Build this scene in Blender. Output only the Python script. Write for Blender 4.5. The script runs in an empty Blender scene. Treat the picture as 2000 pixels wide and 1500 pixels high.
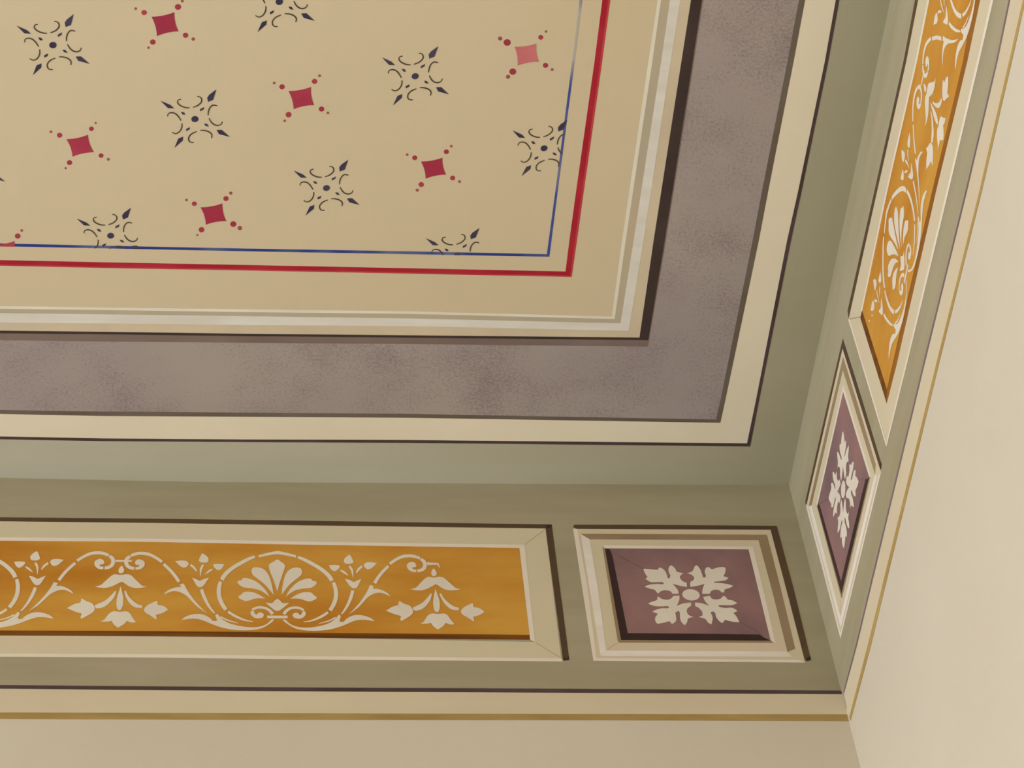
import bpy, bmesh, math
from mathutils import Matrix, Vector

# ------------------------------------------------------------------ camera, world, light, exposure
SC = bpy.context.scene
COL = SC.collection
FPX = 5266.4                       # focal length in pixels of the 2000 x 1500 frame
ROT = ((0.9917205, -0.0918060, -0.0897890),     # room axes -> camera (x right, y down, z forward)
       (0.0138883, 0.7717878, -0.6357285),
       (0.1276618, 0.6292179, 0.7666728))
CAM = Vector((0.0, 0.0, 1.6))
ZC = 4.0                           # ceiling height
XR, YB = 0.7526, 2.1223            # right wall and back wall planes
XL, YF = -4.2, -3.2                # left wall and front wall planes

cam_data = bpy.data.cameras.new('camera')
cam_data.sensor_fit = 'HORIZONTAL'
cam_data.sensor_width = 36.0
cam_data.lens = FPX / 2000.0 * 36.0
cam_data.clip_start, cam_data.clip_end = 0.05, 50
cam = bpy.data.objects.new('camera', cam_data)
COL.objects.link(cam)
Rm = Matrix(ROT)
cam.matrix_world = Matrix.Translation(CAM) @ (Rm.transposed() @ Matrix(((1, 0, 0), (0, -1, 0), (0, 0, -1)))).to_4x4()
SC.camera = cam

W = bpy.data.worlds.new('daylight')
SC.world = W
W.use_nodes = True
W.node_tree.nodes['Background'].inputs[0].default_value = (0.80, 0.88, 1.0, 1)
W.node_tree.nodes['Background'].inputs[1].default_value = 1.0

WINDOWS = [(-1.9, -0.6), (0.6, 1.85)]     # y ranges of the two tall windows in the left wall
WZ0, WZ1 = 0.9, 3.1
FRONT_FILL = (-2.0, -0.4)              # x range of the unseen front opening, added to brighten the back wall
for y0, y1 in WINDOWS:
    L = bpy.data.lights.new('window_daylight', 'AREA')
    L.shape = 'RECTANGLE'
    L.size, L.size_y = WZ1 - WZ0, y1 - y0
    L.energy = 126
    L.color = (0.85, 0.97, 1.18)
    lo = bpy.data.objects.new('window_daylight', L)
    COL.objects.link(lo)
    lo.location = (XL - 0.16, (y0 + y1) / 2, (WZ0 + WZ1) / 2)
    lo.rotation_euler = (0, math.radians(-90), 0)
L = bpy.data.lights.new('window_daylight', 'AREA')  # added fill lamp behind the front opening, lifts the back wall
L.shape = 'RECTANGLE'
L.size, L.size_y = FRONT_FILL[1] - FRONT_FILL[0], WZ1 - WZ0
L.energy = 22
L.color = (0.85, 0.97, 1.18)
lo = bpy.data.objects.new('window_daylight', L)
COL.objects.link(lo)
lo.location = (sum(FRONT_FILL) / 2, YF - 0.16, (WZ0 + WZ1) / 2)
lo.rotation_euler = (math.radians(90), 0, 0)

vs = SC.view_settings
vs.view_transform = 'Standard'
vs.look = 'None'
vs.gamma = 1.0
vs.use_curve_mapping = False
vs.exposure = 0.1

# ------------------------------------------------------------------ helpers: planes and pixels
def to3(pl, a, b, h=0.0):
    if pl == 'C': return Vector((a, b, ZC - h))
    if pl == 'B': return Vector((a, YB - h, b))
    return Vector((XR - h, -a, b))

RT = Rm.transposed()
def px(pl, x, y, h=0.0):
    """pixel -> in-plane metres (the plane is the painted surface itself, h metres proud of the plaster)"""
    d = RT @ Vector(((x - 1000) / FPX, (y - 750) / FPX, 1.0))
    if pl == 'C':
        t = (ZC - h - CAM.z) / d.z; return ((CAM + d * t).x, (CAM + d * t).y)
    if pl == 'B':
        t = (YB - h - CAM.y) / d.y; return ((CAM + d * t).x, (CAM + d * t).z)
    t = (XR - h - CAM.x) / d.x; return (-(CAM + d * t).y, (CAM + d * t).z)

T1, T2, T3, T4 = 0.00015, 0.0003, 0.00045, 0.0006      # paint layers, metres proud of the plaster

def crom(p0, p1, p2, p3, t):
    return tuple(0.5 * (2 * b + (c - a) * t + (2 * a - 5 * b + 4 * c - d) * t * t + (3 * b - a - 3 * c + d) * t ** 3)
                 for a, b, c, d in zip(p0, p1, p2, p3))

def smooth(pts, n=4, corner=62):
    """closed outline -> smooth outline that keeps its sharp corners"""
    N = len(pts)
    sharp = []
    for i in range(N):
        a, b, c = pts[i - 1], pts[i], pts[(i + 1) % N]
        v1 = (b[0] - a[0], b[1] - a[1]); v2 = (c[0] - b[0], c[1] - b[1])
        ang = abs(math.degrees(math.atan2(v1[0] * v2[1] - v1[1] * v2[0], v1[0] * v2[0] + v1[1] * v2[1])))
        sharp.append(ang > corner)
    out = []
    for i in range(N):
        p1, p2 = pts[i], pts[(i + 1) % N]
        p0 = p1 if sharp[i] else pts[i - 1]
        p3 = p2 if sharp[(i + 1) % N] else pts[(i + 2) % N]
        for k in range(n):
            out.append(crom(p0, p1, p2, p3, k / n))
    return out

def stroke(pts, n=4):
    """(x, y, width) centre line -> outline"""
    q = []
    N = len(pts)
    for i in range(N - 1):
        p0 = pts[max(i - 1, 0)]; p3 = pts[min(i + 2, N - 1)]
        for k in range(n):
            q.append(crom(p0, pts[i], pts[i + 1], p3, k / n))
    q.append(tuple(pts[-1]))
    L, R = [], []
    for i, (x, y, w) in enumerate(q):
        a, b = q[max(i - 1, 0)], q[min(i + 1, len(q) - 1)]
        dx, dy = b[0] - a[0], b[1] - a[1]
        l = math.hypot(dx, dy) or 1
        nx, ny = -dy / l * max(w, .2) / 2, dx / l * max(w, .2) / 2
        L.append((x + nx, y + ny)); R.append((x - nx, y - ny))
    return L + R[::-1]

def disc(x, y, rx, ry=None, n=20, tilt=0.0):
    ry = rx if ry is None else ry
    c, s = math.cos(tilt), math.sin(tilt)
    return [(x + rx * math.cos(t) * c - ry * math.sin(t) * s, y + rx * math.cos(t) * s + ry * math.sin(t) * c)
            for t in (2 * math.pi * i / n for i in range(n))]

def mesh_polys(name, pl, polys, h, base, origin):
    base = h - .0001
    """flat coats of paint with a real (sub-millimetre) thickness; polys are in-plane metres"""
    bm = bmesh.new()
    for poly in polys:
        top = [bm.verts.new(to3(pl, a, b, h) - origin) for a, b in poly]
        bot = [bm.verts.new(to3(pl, a, b, base) - origin) for a, b in poly]
        n = len(poly)
        bm.faces.new(top)
        for i in range(n):
            bm.faces.new((top[i], bot[i], bot[(i + 1) % n], top[(i + 1) % n]))
    bmesh.ops.recalc_face_normals(bm, faces=bm.faces)
    face = {'C': Vector((0, 0, -1)), 'B': Vector((0, -1, 0)), 'R': Vector((-1, 0, 0))}[pl]
    for f in bm.faces:
        if abs(f.normal.dot(face)) > .9 and f.normal.dot(face) < 0: f.normal_flip()
    me = bpy.data.meshes.new(name)
    bm.to_mesh(me); bm.free()
    return me

def obj(name, me, mat, parent=None, loc=None):
    o = bpy.data.objects.new(name, me)
    COL.objects.link(o)
    if me is not None and mat is not None and not me.materials: me.materials.append(mat)
    if parent is not None: o.parent = parent
    if loc is not None: o.location = loc
    return o

def tag(o, label, cat, group=None):
    o['label'] = label; o['category'] = cat
    if group: o['group'] = group
    return o

def thing(name, loc, label, cat, group=None):
    o = bpy.data.objects.new(name, None)
    o.empty_display_size = .05
    COL.objects.link(o); o.location = loc
    return tag(o, label, cat, group)

def paint_part(name, pl, polys, h, mat, parent, root, base=0.0):
    return obj(name, mesh_polys(name, pl, polys, h, base, root.location), mat, parent)

# ------------------------------------------------------------------ materials
def lin(c):
    c = c / 255.0
    return c / 12.92 if c <= .04045 else ((c + .055) / 1.055) ** 2.4
GAIN = 1.15
def alb(rgb, k=(1, 1, 1)): return tuple(min(.92, lin(c) * GAIN * f) for c, f in zip(rgb, k)) + (1,)

def paint(name, c1, c2=None, scale=(6, 6, 6), lo=.35, hi=.65, detail=4, rough=.6, speck=None, bump=.0, axis_tone=None, spec=.25, k=(1, 1, 1)):
    """brushed wall paint: c1 with patches of c2; speck=(colour, scale, lo, hi) adds a sponge speckle,
    glaze=(colour, axis, from, to) a second colour blended in along one axis"""
    m = bpy.data.materials.new(name); m.use_nodes = True
    nt = m.node_tree; N = nt.nodes; Lk = nt.links
    bs = N['Principled BSDF']
    bs.inputs['Roughness'].default_value = rough
    bs.inputs['Specular IOR Level'].default_value = spec
    tint = lambda c: alb(c, k)
    geo = N.new('ShaderNodeNewGeometry')
    def noise(sc, det, rgh=.55):
        mp = N.new('ShaderNodeMapping'); mp.inputs['Scale'].default_value = sc
        Lk.new(geo.outputs['Position'], mp.inputs['Vector'])
        nz = N.new('ShaderNodeTexNoise'); nz.inputs['Scale'].default_value = 1.0
        nz.inputs['Detail'].default_value = det; nz.inputs['Roughness'].default_value = rgh
        Lk.new(mp.outputs[0], nz.inputs['Vector'])
        return nz.outputs['Fac']
    def rng(sock, a, b):
        r = N.new('ShaderNodeMapRange'); r.inputs['From Min'].default_value = a; r.inputs['From Max'].default_value = b
        Lk.new(sock, r.inputs['Value']); return r.outputs[0]
    def mix(fac, a, b):
        x = N.new('ShaderNodeMix'); x.data_type = 'RGBA'
        Lk.new(fac, x.inputs['Factor'])
        for s, k in ((a, 6), (b, 7)):
            if isinstance(s, tuple): x.inputs[k].default_value = s
            else: Lk.new(s, x.inputs[k])
        return x.outputs[2]
    col = tint(c1)
    if c2:
        col = mix(rng(noise(scale, detail), lo, hi), tint(c1), tint(c2))
    if axis_tone:
        gc, ax, g0, g1, amt = axis_tone
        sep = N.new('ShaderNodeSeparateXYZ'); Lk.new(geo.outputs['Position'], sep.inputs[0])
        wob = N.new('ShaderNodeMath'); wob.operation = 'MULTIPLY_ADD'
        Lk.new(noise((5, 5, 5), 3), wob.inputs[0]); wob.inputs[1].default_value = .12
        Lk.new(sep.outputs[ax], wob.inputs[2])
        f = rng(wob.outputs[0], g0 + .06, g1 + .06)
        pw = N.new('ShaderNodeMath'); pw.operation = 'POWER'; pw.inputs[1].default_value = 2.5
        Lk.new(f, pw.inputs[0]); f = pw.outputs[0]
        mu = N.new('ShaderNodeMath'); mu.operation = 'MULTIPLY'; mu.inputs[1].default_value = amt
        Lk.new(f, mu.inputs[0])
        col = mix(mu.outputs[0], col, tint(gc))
    if speck:
        sc_, s, a, b = speck
        fine = noise((s, s, s), 2, .7)
        big = noise((9, 9, 9), 4, .6)
        ad = N.new('ShaderNodeMath'); ad.operation = 'ADD'; Lk.new(fine, ad.inputs[0]); Lk.new(big, ad.inputs[1])
        col = mix(rng(ad.outputs[0], a, b), col, tint(sc_))
    if isinstance(col, tuple): bs.inputs['Base Color'].default_value = col
    else: Lk.new(col, bs.inputs['Base Color'])
    if bump:
        bp = N.new('ShaderNodeBump'); bp.inputs['Strength'].default_value = bump; bp.inputs['Distance'].default_value = .002
        Lk.new(noise((60, 60, 60), 3), bp.inputs['Height']); Lk.new(bp.outputs[0], bs.inputs['Normal'])
    return m

M = {}
KC = (1.08, 1.19, 1.34)
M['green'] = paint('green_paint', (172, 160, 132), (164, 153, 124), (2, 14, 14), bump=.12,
                   axis_tone=((146, 134, 102), 0, -.1, .74, .9), k=(1.14, 1.22, 1.36))  # green blends to a darker tone towards the right wall
M['wall_green'] = paint('wall_green_paint', (160, 148, 118), (150, 138, 106), (3, 3, 22), bump=.12)
M['wall_cream'] = paint('wall_cream_paint', (208, 194, 168), (204, 189, 162), (3, 3, 3), bump=.15, k=(.9, .9, .91))
M['low_band'] = paint('buff_band_paint', (200, 184, 151), (198, 179, 147), (4, 4, 12))
M['field'] = paint('cream_field_paint', (197, 175, 137), (194, 173, 133), (3, 3, 3), bump=.1, k=(1.07, 1.12, 1.235))
M['blue'] = paint('blue_line_paint', (38, 52, 108), (128, 128, 138), (9, 9, 9), .5, .72, 2, k=KC)
M['red'] = paint('red_line_paint', (154, 22, 34), (170, 38, 46), (14, 14, 14), .4, .7, k=KC)
M['white'] = paint('white_line_paint', (214, 204, 180), (208, 196, 172), (10, 10, 10), k=(1.08, 1.13, 1.16))
M['white2'] = paint('cool_white_paint', (209, 200, 182), (200, 188, 170), (8, 40, 8), k=(1.08, 1.13, 1.18))
M['taupe'] = paint('taupe_paint', (178, 154, 120), (168, 150, 120), (9, 9, 9), k=KC)
M['tan'] = paint('tan_paint', (198, 174, 136), (188, 164, 130), (9, 9, 9), k=KC)
M['black'] = paint('black_shadow_paint', (52, 40, 36), (64, 50, 44), (14, 14, 14), k=(1.05, 1.08, 1.1))
M['brown_soft'] = paint('brown_glaze_paint', (108, 88, 80), (122, 103, 92), (7, 7, 7), k=(1.1, 1.15, 1.15))
M['mauve'] = paint('mauve_sponged_paint', (146, 129, 118), (138, 121, 114), (4, 4, 4),
                   speck=((116, 98, 94), 330, .97, 1.36), k=(1.24, 1.36, 1.4))
M['olive_edge'] = paint('dark_olive_edge_paint', (92, 76, 58), (104, 90, 74), (8, 8, 8), k=KC)
M['cream'] = paint('cream_band_paint', (206, 188, 150), (200, 182, 144), (4, 4, 4), k=(1.2, 1.29, 1.53))
M['purple'] = paint('dark_purple_line_paint', (76, 58, 60), (64, 50, 44), (10, 10, 10), k=(1.1, 1.1, 1.1))
M['star'] = paint('navy_stencil_paint', (50, 42, 60), (78, 66, 74), (14, 14, 14), .45, .75, k=KC)
M['curl'] = paint('dark_brown_stencil_paint', (62, 52, 42), (84, 72, 54), (25, 25, 25))
M['crimson'] = paint('crimson_stencil_paint', (154, 42, 60), (170, 62, 76), (11, 11, 11), .45, .75, k=(1.05, 1.1, 1.15))
M['dot'] = paint('crimson_dot_paint', (162, 54, 60), (148, 44, 54), (30, 30, 30), k=KC)
M['dot2'] = paint('faded_red_dot_paint', (152, 84, 68), (140, 70, 58), (30, 30, 30), k=KC)
M['ochre'] = paint('ochre_paint', (208, 152, 63), (187, 120, 31), (4, 4, 13), .34, .68, 5, k=(.9, .9, .8))
M['ochre_dark'] = paint('burnt_ochre_shadow_paint', (116, 70, 8), (90, 48, 3), (6, 6, 90))
M['frame'] = paint('buff_frame_paint', (199, 178, 145), (195, 179, 142), (5, 5, 20), k=(1.03, 1.05, 1.08))
M['frame_hl'] = paint('pale_highlight_paint', (220, 204, 182), (212, 198, 172), (8, 8, 8))
M['frame_sh'] = paint('umber_shadow_paint', (86, 66, 40), (76, 56, 40), (8, 8, 8))
M['frame_mid'] = paint('umber_glaze_paint', (150, 126, 94), (138, 114, 82), (10, 10, 10))
M['plum'] = paint('plum_paint', (146, 108, 100), (114, 88, 86), (11, 11, 11), .3, .7, 6)
M['plum_line'] = paint('plum_line_paint', (104, 78, 74), (92, 68, 64), (12, 12, 12))
M['mitre'] = paint('pencil_mitre_paint', (176, 152, 118), (166, 142, 108), (12, 12, 12))
M['fillet'] = paint('pale_fillet_paint', (222, 210, 192), (214, 200, 180), (10, 10, 40))
M['blue_faded'] = paint('worn_blue_line_paint', (58, 68, 122), (168, 152, 132), (2, 6.5, 2), .47, .6, 1, k=KC)
M['red_light'] = paint('thin_red_wash_paint', (188, 66, 68), (172, 50, 56), (12, 12, 12))
M['brush_end'] = paint('brush_end_paint', (50, 36, 24), (58, 42, 30), (12, 12, 12))
M['plum_dark'] = paint('plum_shadow_paint', (48, 32, 28), (60, 38, 34), (12, 12, 12))
M['stencil'] = paint('ivory_stencil_paint', (216, 203, 180), (210, 196, 173), (12, 12, 12))
M['wood'] = paint('pale_stone_floor', (196, 192, 184), (188, 184, 176), (3, 3, 3), rough=.45)
M['joinery'] = paint('white_joinery', (214, 206, 190), None)

# ------------------------------------------------------------------ the room
def struct(name, me, mat, label=None):
    o = obj(name, me, mat)
    o['kind'] = 'structure'
    if label: o['label'] = label
    return o

def mesh_faces(name, verts, faces):
    me = bpy.data.meshes.new(name); me.from_pydata([tuple(v) for v in verts], [], faces); me.update(); return me

def boxes(name, bs):
    v, f = [], []
    for (x0, y0, z0, x1, y1, z1) in bs:
        n = len(v)
        v += [(x0, y0, z0), (x1, y0, z0), (x1, y1, z0), (x0, y1, z0), (x0, y0, z1), (x1, y0, z1), (x1, y1, z1), (x0, y1, z1)]
        f += [tuple(n + i for i in q) for q in ((0, 3, 2, 1), (4, 5, 6, 7), (0, 1, 5, 4), (1, 2, 6, 5), (2, 3, 7, 6), (3, 0, 4, 7))]
    return mesh_faces(name, v, f)

# the back cornice crease is a little uneven, as hand-run plaster is
crease = [(-1500, 919), (-600, 927.5), (0, 933.2), (200, 937.5), (400, 941.3), (800, 943.8), (1200, 945.8), (1541, 947.5)]
cr = [px('C', *p) for p in crease]
cr[-1] = (XR, YB)
cr = [(XL, YB)] + [c for c in cr if c[0] > XL + .01]
n = len(cr)
cv = [(a, b, ZC) for a, b in cr] + [(a, YF, ZC) for a, b in cr] + [(XL - .2, YB + .2, ZC + .15), (XR + .2, YB + .2, ZC + .15), (XR + .2, YF - .2, ZC + .15), (XL - .2, YF - .2, ZC + .15)]
cf = [(i, n + i, n + i + 1, i + 1) for i in range(n - 1)] + [(2 * n, 2 * n + 1, 2 * n + 2, 2 * n + 3)]
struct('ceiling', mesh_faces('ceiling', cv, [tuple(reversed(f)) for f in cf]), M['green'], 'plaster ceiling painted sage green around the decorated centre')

FR_B = [(-700, 1337, 1343), (0, 1338, 1345), (500, 1342, 1349.5), (1000, 1344.6, 1352.4), (1640, 1348.8, 1355.8)]   # low purple line, back wall
zw = px('B', 1000, 1373)[1]
wv, wf = [], []
rows = [[(a, b, ZC) for a, b in cr], [(a, YB, ZC - .05) for a, b in cr], [(a, YB, zw) for a, b in cr], [(a, YB, 0) for a, b in cr]]
for r in rows: wv += r
for k in range(3): wf += [(k * n + i, k * n + i + 1, (k + 1) * n + i + 1, (k + 1) * n + i) for i in range(n - 1)]
me = mesh_faces('wall_back', wv, [tuple(reversed(f)) for f in wf])
me.materials.append(M['wall_cream']); me.materials.append(M['wall_green'])
for i, p in enumerate(me.polygons): p.material_index = 1 if i < 2 * (n - 1) else 0
struct('wall_back', me, None, 'back wall, cream below and sage green in the painted frieze')

zr = px('R', 1900, 375)[1]
me = mesh_faces('wall_right', [(XR, YF, ZC), (XR, YB, ZC), (XR, YF, zr), (XR, YB, zr), (XR, YF, 0), (XR, YB, 0)], [(0, 1, 3, 2), (2, 3, 5, 4)])
me.materials.append(M['wall_green']); me.materials.append(M['wall_cream'])
me.polygons[1].material_index = 1
struct('wall_right', me, None, 'right wall, cream below and sage green in the painted frieze')
struct('floor', mesh_faces('floor', [(XL, YF, 0), (XR, YF, 0), (XR, YB, 0), (XL, YB, 0)], [(0, 1, 2, 3)]), M['wood'])
struct('wall_front', boxes('wall_front', [(XL - .2, YF - .2, 0, XR + .2, YF, WZ0), (XL - .2, YF - .2, WZ1, XR + .2, YF, ZC), (XL - .2, YF - .2, WZ0, FRONT_FILL[0], YF, WZ1), (FRONT_FILL[1], YF - .2, WZ0, XR + .2, YF, WZ1)]), M['wall_cream'])
lb = [(XL - .2, YF, 0, XL, YB, WZ0), (XL - .2, YF, WZ1, XL, YB, ZC)]
ys = [YF] + [v for w in WINDOWS for v in w] + [YB]
for i in range(0, len(ys), 2): lb.append((XL - .2, ys[i], WZ0, XL, ys[i + 1], WZ1))
struct('wall_left', boxes('wall_left', lb), M['wall_cream'])
for k, (y0, y1) in enumerate(WINDOWS):
    ym = (y0 + y1) / 2
    fb = [(XL - .12, y0, WZ0, XL - .06, y0 + .05, WZ1), (XL - .12, y1 - .05, WZ0, XL - .06, y1, WZ1), (XL - .12, ym - .04, WZ0, XL - .06, ym + .04, WZ1),
          (XL - .12, y0, WZ0, XL - .06, y1, WZ0 + .06), (XL - .12, y0, WZ1 - .05, XL - .06, y1, WZ1), (XL - .12, y0, WZ1 - .62, XL - .06, y1, WZ1 - .56)]
    struct('window_%d' % (k + 1), boxes('window', fb), M['joinery'])

x0, x1 = FRONT_FILL  # frame for the added front opening, out of view
ym = (x0 + x1) / 2
struct('window_3', boxes('window', [(x0, YF - .12, WZ0, x0 + .05, YF - .06, WZ1), (x1 - .05, YF - .12, WZ0, x1, YF - .06, WZ1), (ym - .04, YF - .12, WZ0, ym + .04, YF - .06, WZ1),
       (x0, YF - .12, WZ0, x1, YF - .06, WZ0 + .06), (x0, YF - .12, WZ1 - .05, x1, YF - .06, WZ1), (x0, YF - .12, WZ1 - .62, x1, YF - .06, WZ1 - .56)]), M['joinery'])

# ------------------------------------------------------------------ ceiling: nested painted borders (each an L round the corner)
XS = [-1800, 0, 200, 480, 800]             # stations along the lower edge (pixel x)
YS = [780, 470, 375, 120, 0, -1100]        # stations up the right edge (pixel y)
def interp(tab, v):
    tab = sorted(tab)
    for i in range(len(tab) - 1):
        if v <= tab[i + 1][0] or i == len(tab) - 2:
            (a, b), (c, d) = tab[i], tab[i + 1]
            return b + (d - b) * (v - a) / (c - a)
def edge(bottom, corner, right):
    """bottom: [(x, y)], right: [(y, x)] -> L-shaped polyline of in-plane points (lower run, corner, right run)"""
    bt = bottom + [corner]
    rt = right + [(corner[1], corner[0])]
    ends = sorted(bt)[0], sorted(bt)[-1]
    P = []
    for x in XS:
        if x < 0:      # carry the line on straight past the frame
            s = (ends[1][1] - ends[0][1]) / (ends[1][0] - ends[0][0]); P.append((x, ends[0][1] + s * (x - ends[0][0])))
        else: P.append((x, interp(bt, x)))
    P.append(corner)
    lo_ = sorted(rt)
    for y in YS:
        if y >= corner[1] - 5: y = corner[1] - (corner[1] - 375) * (.2 if y == 780 else .1)
        if y < 0:
            s = (lo_[-1][1] - lo_[0][1]) / (lo_[-1][0] - lo_[0][0]); P.append((lo_[0][1] + s * (y - lo_[0][0]), y))
        else: P.append((interp(rt, y), y))
    # keep the right run ordered from the corner upwards
    head, tail = P[:len(XS) + 1], sorted(P[len(XS) + 1:], key=lambda p: -p[1])
    return head + tail

E = {}
E['blue_in'] = edge([(0, 475.5), (200, 480), (480, 485.5), (800, 491)], (1068, 496.5), [(375, 1084.5), (235, 1103), (100, 1120), (0, 1132)])
E['blue_out'] = edge([(0, 481), (200, 485), (480, 490.8), (800, 496.5)], (1073, 501.5), [(375, 1089), (235, 1107.3), (100, 1125), (0, 1137.5)])
E['red_in'] = edge([(0, 508), (200, 512.3), (480, 517.6), (800, 524)], (1104.5, 530.3), [(470, 1112), (375, 1125), (100, 1164), (0, 1176.5)])
E['red_out'] = edge([(0, 519), (200, 523.4), (480, 528.4), (800, 534.6)], (1116.5, 541), [(470, 1126.8), (375, 1140), (100, 1179), (0, 1192)])
E['tw_in'] = edge([(0, 598), (200, 600.5), (480, 604.3), (800, 608)], (1195, 618.3), [(470, 1215), (100, 1269.5), (0, 1284.7)])
E['tw_out'] = edge([(0, 603), (200, 605.5), (480, 609.6), (800, 613)], (1200.5, 623), [(470, 1222), (100, 1277), (0, 1291)])
E['ws_in'] = edge([(0, 611.5), (200, 614), (480, 617.5), (800, 622)], (1212, 631.5), [(470, 1237.5), (100, 1294.5), (0, 1308.5)])
E['ws_out'] = edge([(0, 630), (200, 631.5), (480, 634.8), (800, 637)], (1228, 646), [(470, 1257), (100, 1313), (0, 1329)])
E['tan_out'] = edge([(0, 646), (200, 648), (480, 652), (800, 655)], (1249, 659.3), [(470, 1276.6), (100, 1334), (0, 1349.6)])
E['black_out'] = edge([(0, 651), (200, 653), (480, 656.5), (800, 659.5)], (1266, 664.5), [(470, 1298.2), (100, 1356), (0, 1371)])
E['soft_out'] = edge([(0, 664.5), (200, 667), (480, 669.5), (800, 672)], (1265.5, 677), [(470, 1300.5), (100, 1358.5), (0, 1373.5)])
E['mv_in'] = edge([(0, 801), (200, 804), (480, 806), (800, 808.5), (1200, 815)], (1398.5, 819.5), [(780, 1407.5), (525, 1459.5), (375, 1488), (120, 1538), (0, 1560.5)])
E['mv_out'] = edge([(0, 808.5), (200, 812.5), (480, 814), (800, 816), (1200, 822)], (1407, 825.8), [(780, 1417), (525, 1471.5), (375, 1500), (120, 1550), (0, 1572.5)])
E['pu_in'] = edge([(0, 852.5), (200, 856.3), (480, 858.5), (800, 859.5), (1200, 863.5)], (1459, 866), [(780, 1476.8), (500, 1530.5), (375, 1558.5), (120, 1611), (0, 1632.3)])
E['pu_out'] = edge([(0, 858), (200, 861.6), (480, 863.5), (800, 865), (1200, 868.5)], (1465, 872), [(780, 1483), (500, 1538.4), (375, 1565.3), (120, 1617.6), (0, 1639.5)])

E['red_mid'] = [(a[0] + (b[0] - a[0]) * .74, a[1] + (b[1] - a[1]) * .74) for a, b in zip(E['red_in'], E['red_out'])]

def lband(e1, e2, h):
    A = [px('C', *p, h) for p in E[e1]]; B = [px('C', *p, h) for p in E[e2]]
    return [[A[i], A[i + 1], B[i + 1], B[i]] for i in range(len(A) - 1)]
def runs(e1, e2, h):
    q = lband(e1, e2, h); k = len(XS)
    return q[:k], q[k:]
def merge(q):     # a chain of quads -> one outline
    return [[p[0] for p in q] + [q[-1][1]] + [q[-1][2]] + [p[3] for p in reversed(q)]]

CORNER = to3('C', XR - .3, YB - .3)
def border(name, label, cat, layers):
    """layers: [(part name, edge in, edge out, material, height)], two brush runs mitred at the corner each"""
    p0 = px('C', *E[layers[0][1]][len(XS)])
    root = thing(name, to3('C', *p0), label, cat)
    for nm, a, b, m, h in layers:
        lo_, rt = runs(a, b, h)
        paint_part(nm, 'C', merge(lo_), h, m, root, root)
        paint_part(nm, 'C', merge(rt), h, M['blue_faded'] if m is M['blue'] else m, root, root)
    return root

border('purple_line_border', 'thin dark purple line between cream band and sage green ceiling edge', 'painted line', [('line_run', 'pu_in', 'pu_out', M['purple'], T2)])
border('cream_band', 'plain cream band between mauve sponged band and thin purple line', 'painted band', [('band_run', 'mv_out', 'pu_in', M['cream'], T1)])
border('mauve_band', 'wide mauve grey sponged band with dark olive outer edge', 'painted band',
       [('sponged_field', 'soft_out', 'mv_in', M['mauve'], T1), ('dark_edge', 'mv_in', 'mv_out', M['olive_edge'], T2)])
border('painted_moulding', 'imitation moulding of white, taupe and tan stripes with black shadow', 'moulding',
       [('white_line', 'tw_in', 'tw_out', M['white'], T2), ('taupe_stripe', 'tw_out', 'ws_in', M['taupe'], T2),
        ('white_stripe', 'ws_in', 'ws_out', M['white2'], T3), ('tan_stripe', 'ws_out', 'tan_out', M['tan'], T2),
        ('black_shadow', 'tan_out', 'black_out', M['black'], T3), ('soft_shadow', 'black_out', 'soft_out', M['brown_soft'], T2)])
# centre field
inn = [px('C', *p, T1) for p in E['tw_in']]
far = [(inn[-1][0], inn[-1][1]), (inn[0][0], inn[-1][1])]
fo = to3('C', *px('C', 700, 350))
tag(obj('centre_panel', mesh_polys('centre_panel', 'C', [inn + [far[1]]], T1, 0, fo), M['field'], loc=fo),
    'large plain cream centre panel of the ceiling under the stencilled motifs', 'panel')
border('red_line_border', 'crimson painted border line just outside the thin blue line', 'painted line', [('line_core', 'red_in', 'red_mid', M['red'], T2), ('washed_edge', 'red_mid', 'red_out', M['red_light'], T2)])
border('blue_line_border', 'thin blue hand-painted border line enclosing the stencilled motifs', 'painted line', [('line_run', 'blue_in', 'blue_out', M['blue'], T2)])

# ------------------------------------------------------------------ ceiling: stencilled stars
z5 = lambda pts: [(x / 5.0, y / 5.0) for x, y in pts]
S0 = (103.2, 88.0)
spear = [z5([(720, 138), (692, 243), (642, 264), (631, 222), (652, 190)]), z5([(738, 552), (790, 550), (874, 623), (765, 594)]),
         z5([(321, 733), (403, 658), (404, 619), (357, 638)]), z5([(162, 251), (262, 294), (303, 329), (240, 326)])]
chip = [z5([(606, 316), (600, 342), (565, 361), (564, 338)]), z5([(609, 486), (640, 489), (659, 516), (627, 511)]),
        z5([(468, 522), (465, 546), (434, 563), (431, 540)]), z5([(371, 365), (402, 369), (419, 394), (390, 393)])]
def z5s(pts, wmax=12.5):
    out = []
    for i, (x, y) in enumerate(pts):
        t = i / (len(pts) - 1)
        out.append((x / 5, y / 5, wmax / 5 * (1.0 if .1 < t < .8 else .75)))
    return stroke(out)
curl = [z5s(c) for c in ([(458, 325), (410, 320), (360, 298), (335, 270), (340, 245), (368, 237)], [(492, 320), (540, 300), (572, 268), (577, 240), (560, 215), (530, 208)],
        [(648, 402), (650, 360), (665, 320), (695, 297), (735, 305)], [(658, 432), (685, 475), (720, 500), (755, 505), (785, 490), (793, 465)],
        [(575, 555), (620, 557), (665, 572), (693, 600), (690, 635)], [(540, 567), (490, 590), (462, 625), (465, 660), (485, 677), (515, 678)],
        [(387, 482), (388, 520), (375, 555), (350, 580), (320, 587), (290, 572)], [(377, 455), (350, 415), (315, 383), (275, 373), (245, 385), (240, 412)])]
o2 = px('C', *S0, T2)
def star_local(poly): return [(a - o2[0], b - o2[1]) for a, b in (px('C', x, y, T2) for x, y in poly)]
star_parts = [('centre_dot', M['star'], star_local(disc(S0[0], S0[1], 7.2, 6.2)))]
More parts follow.
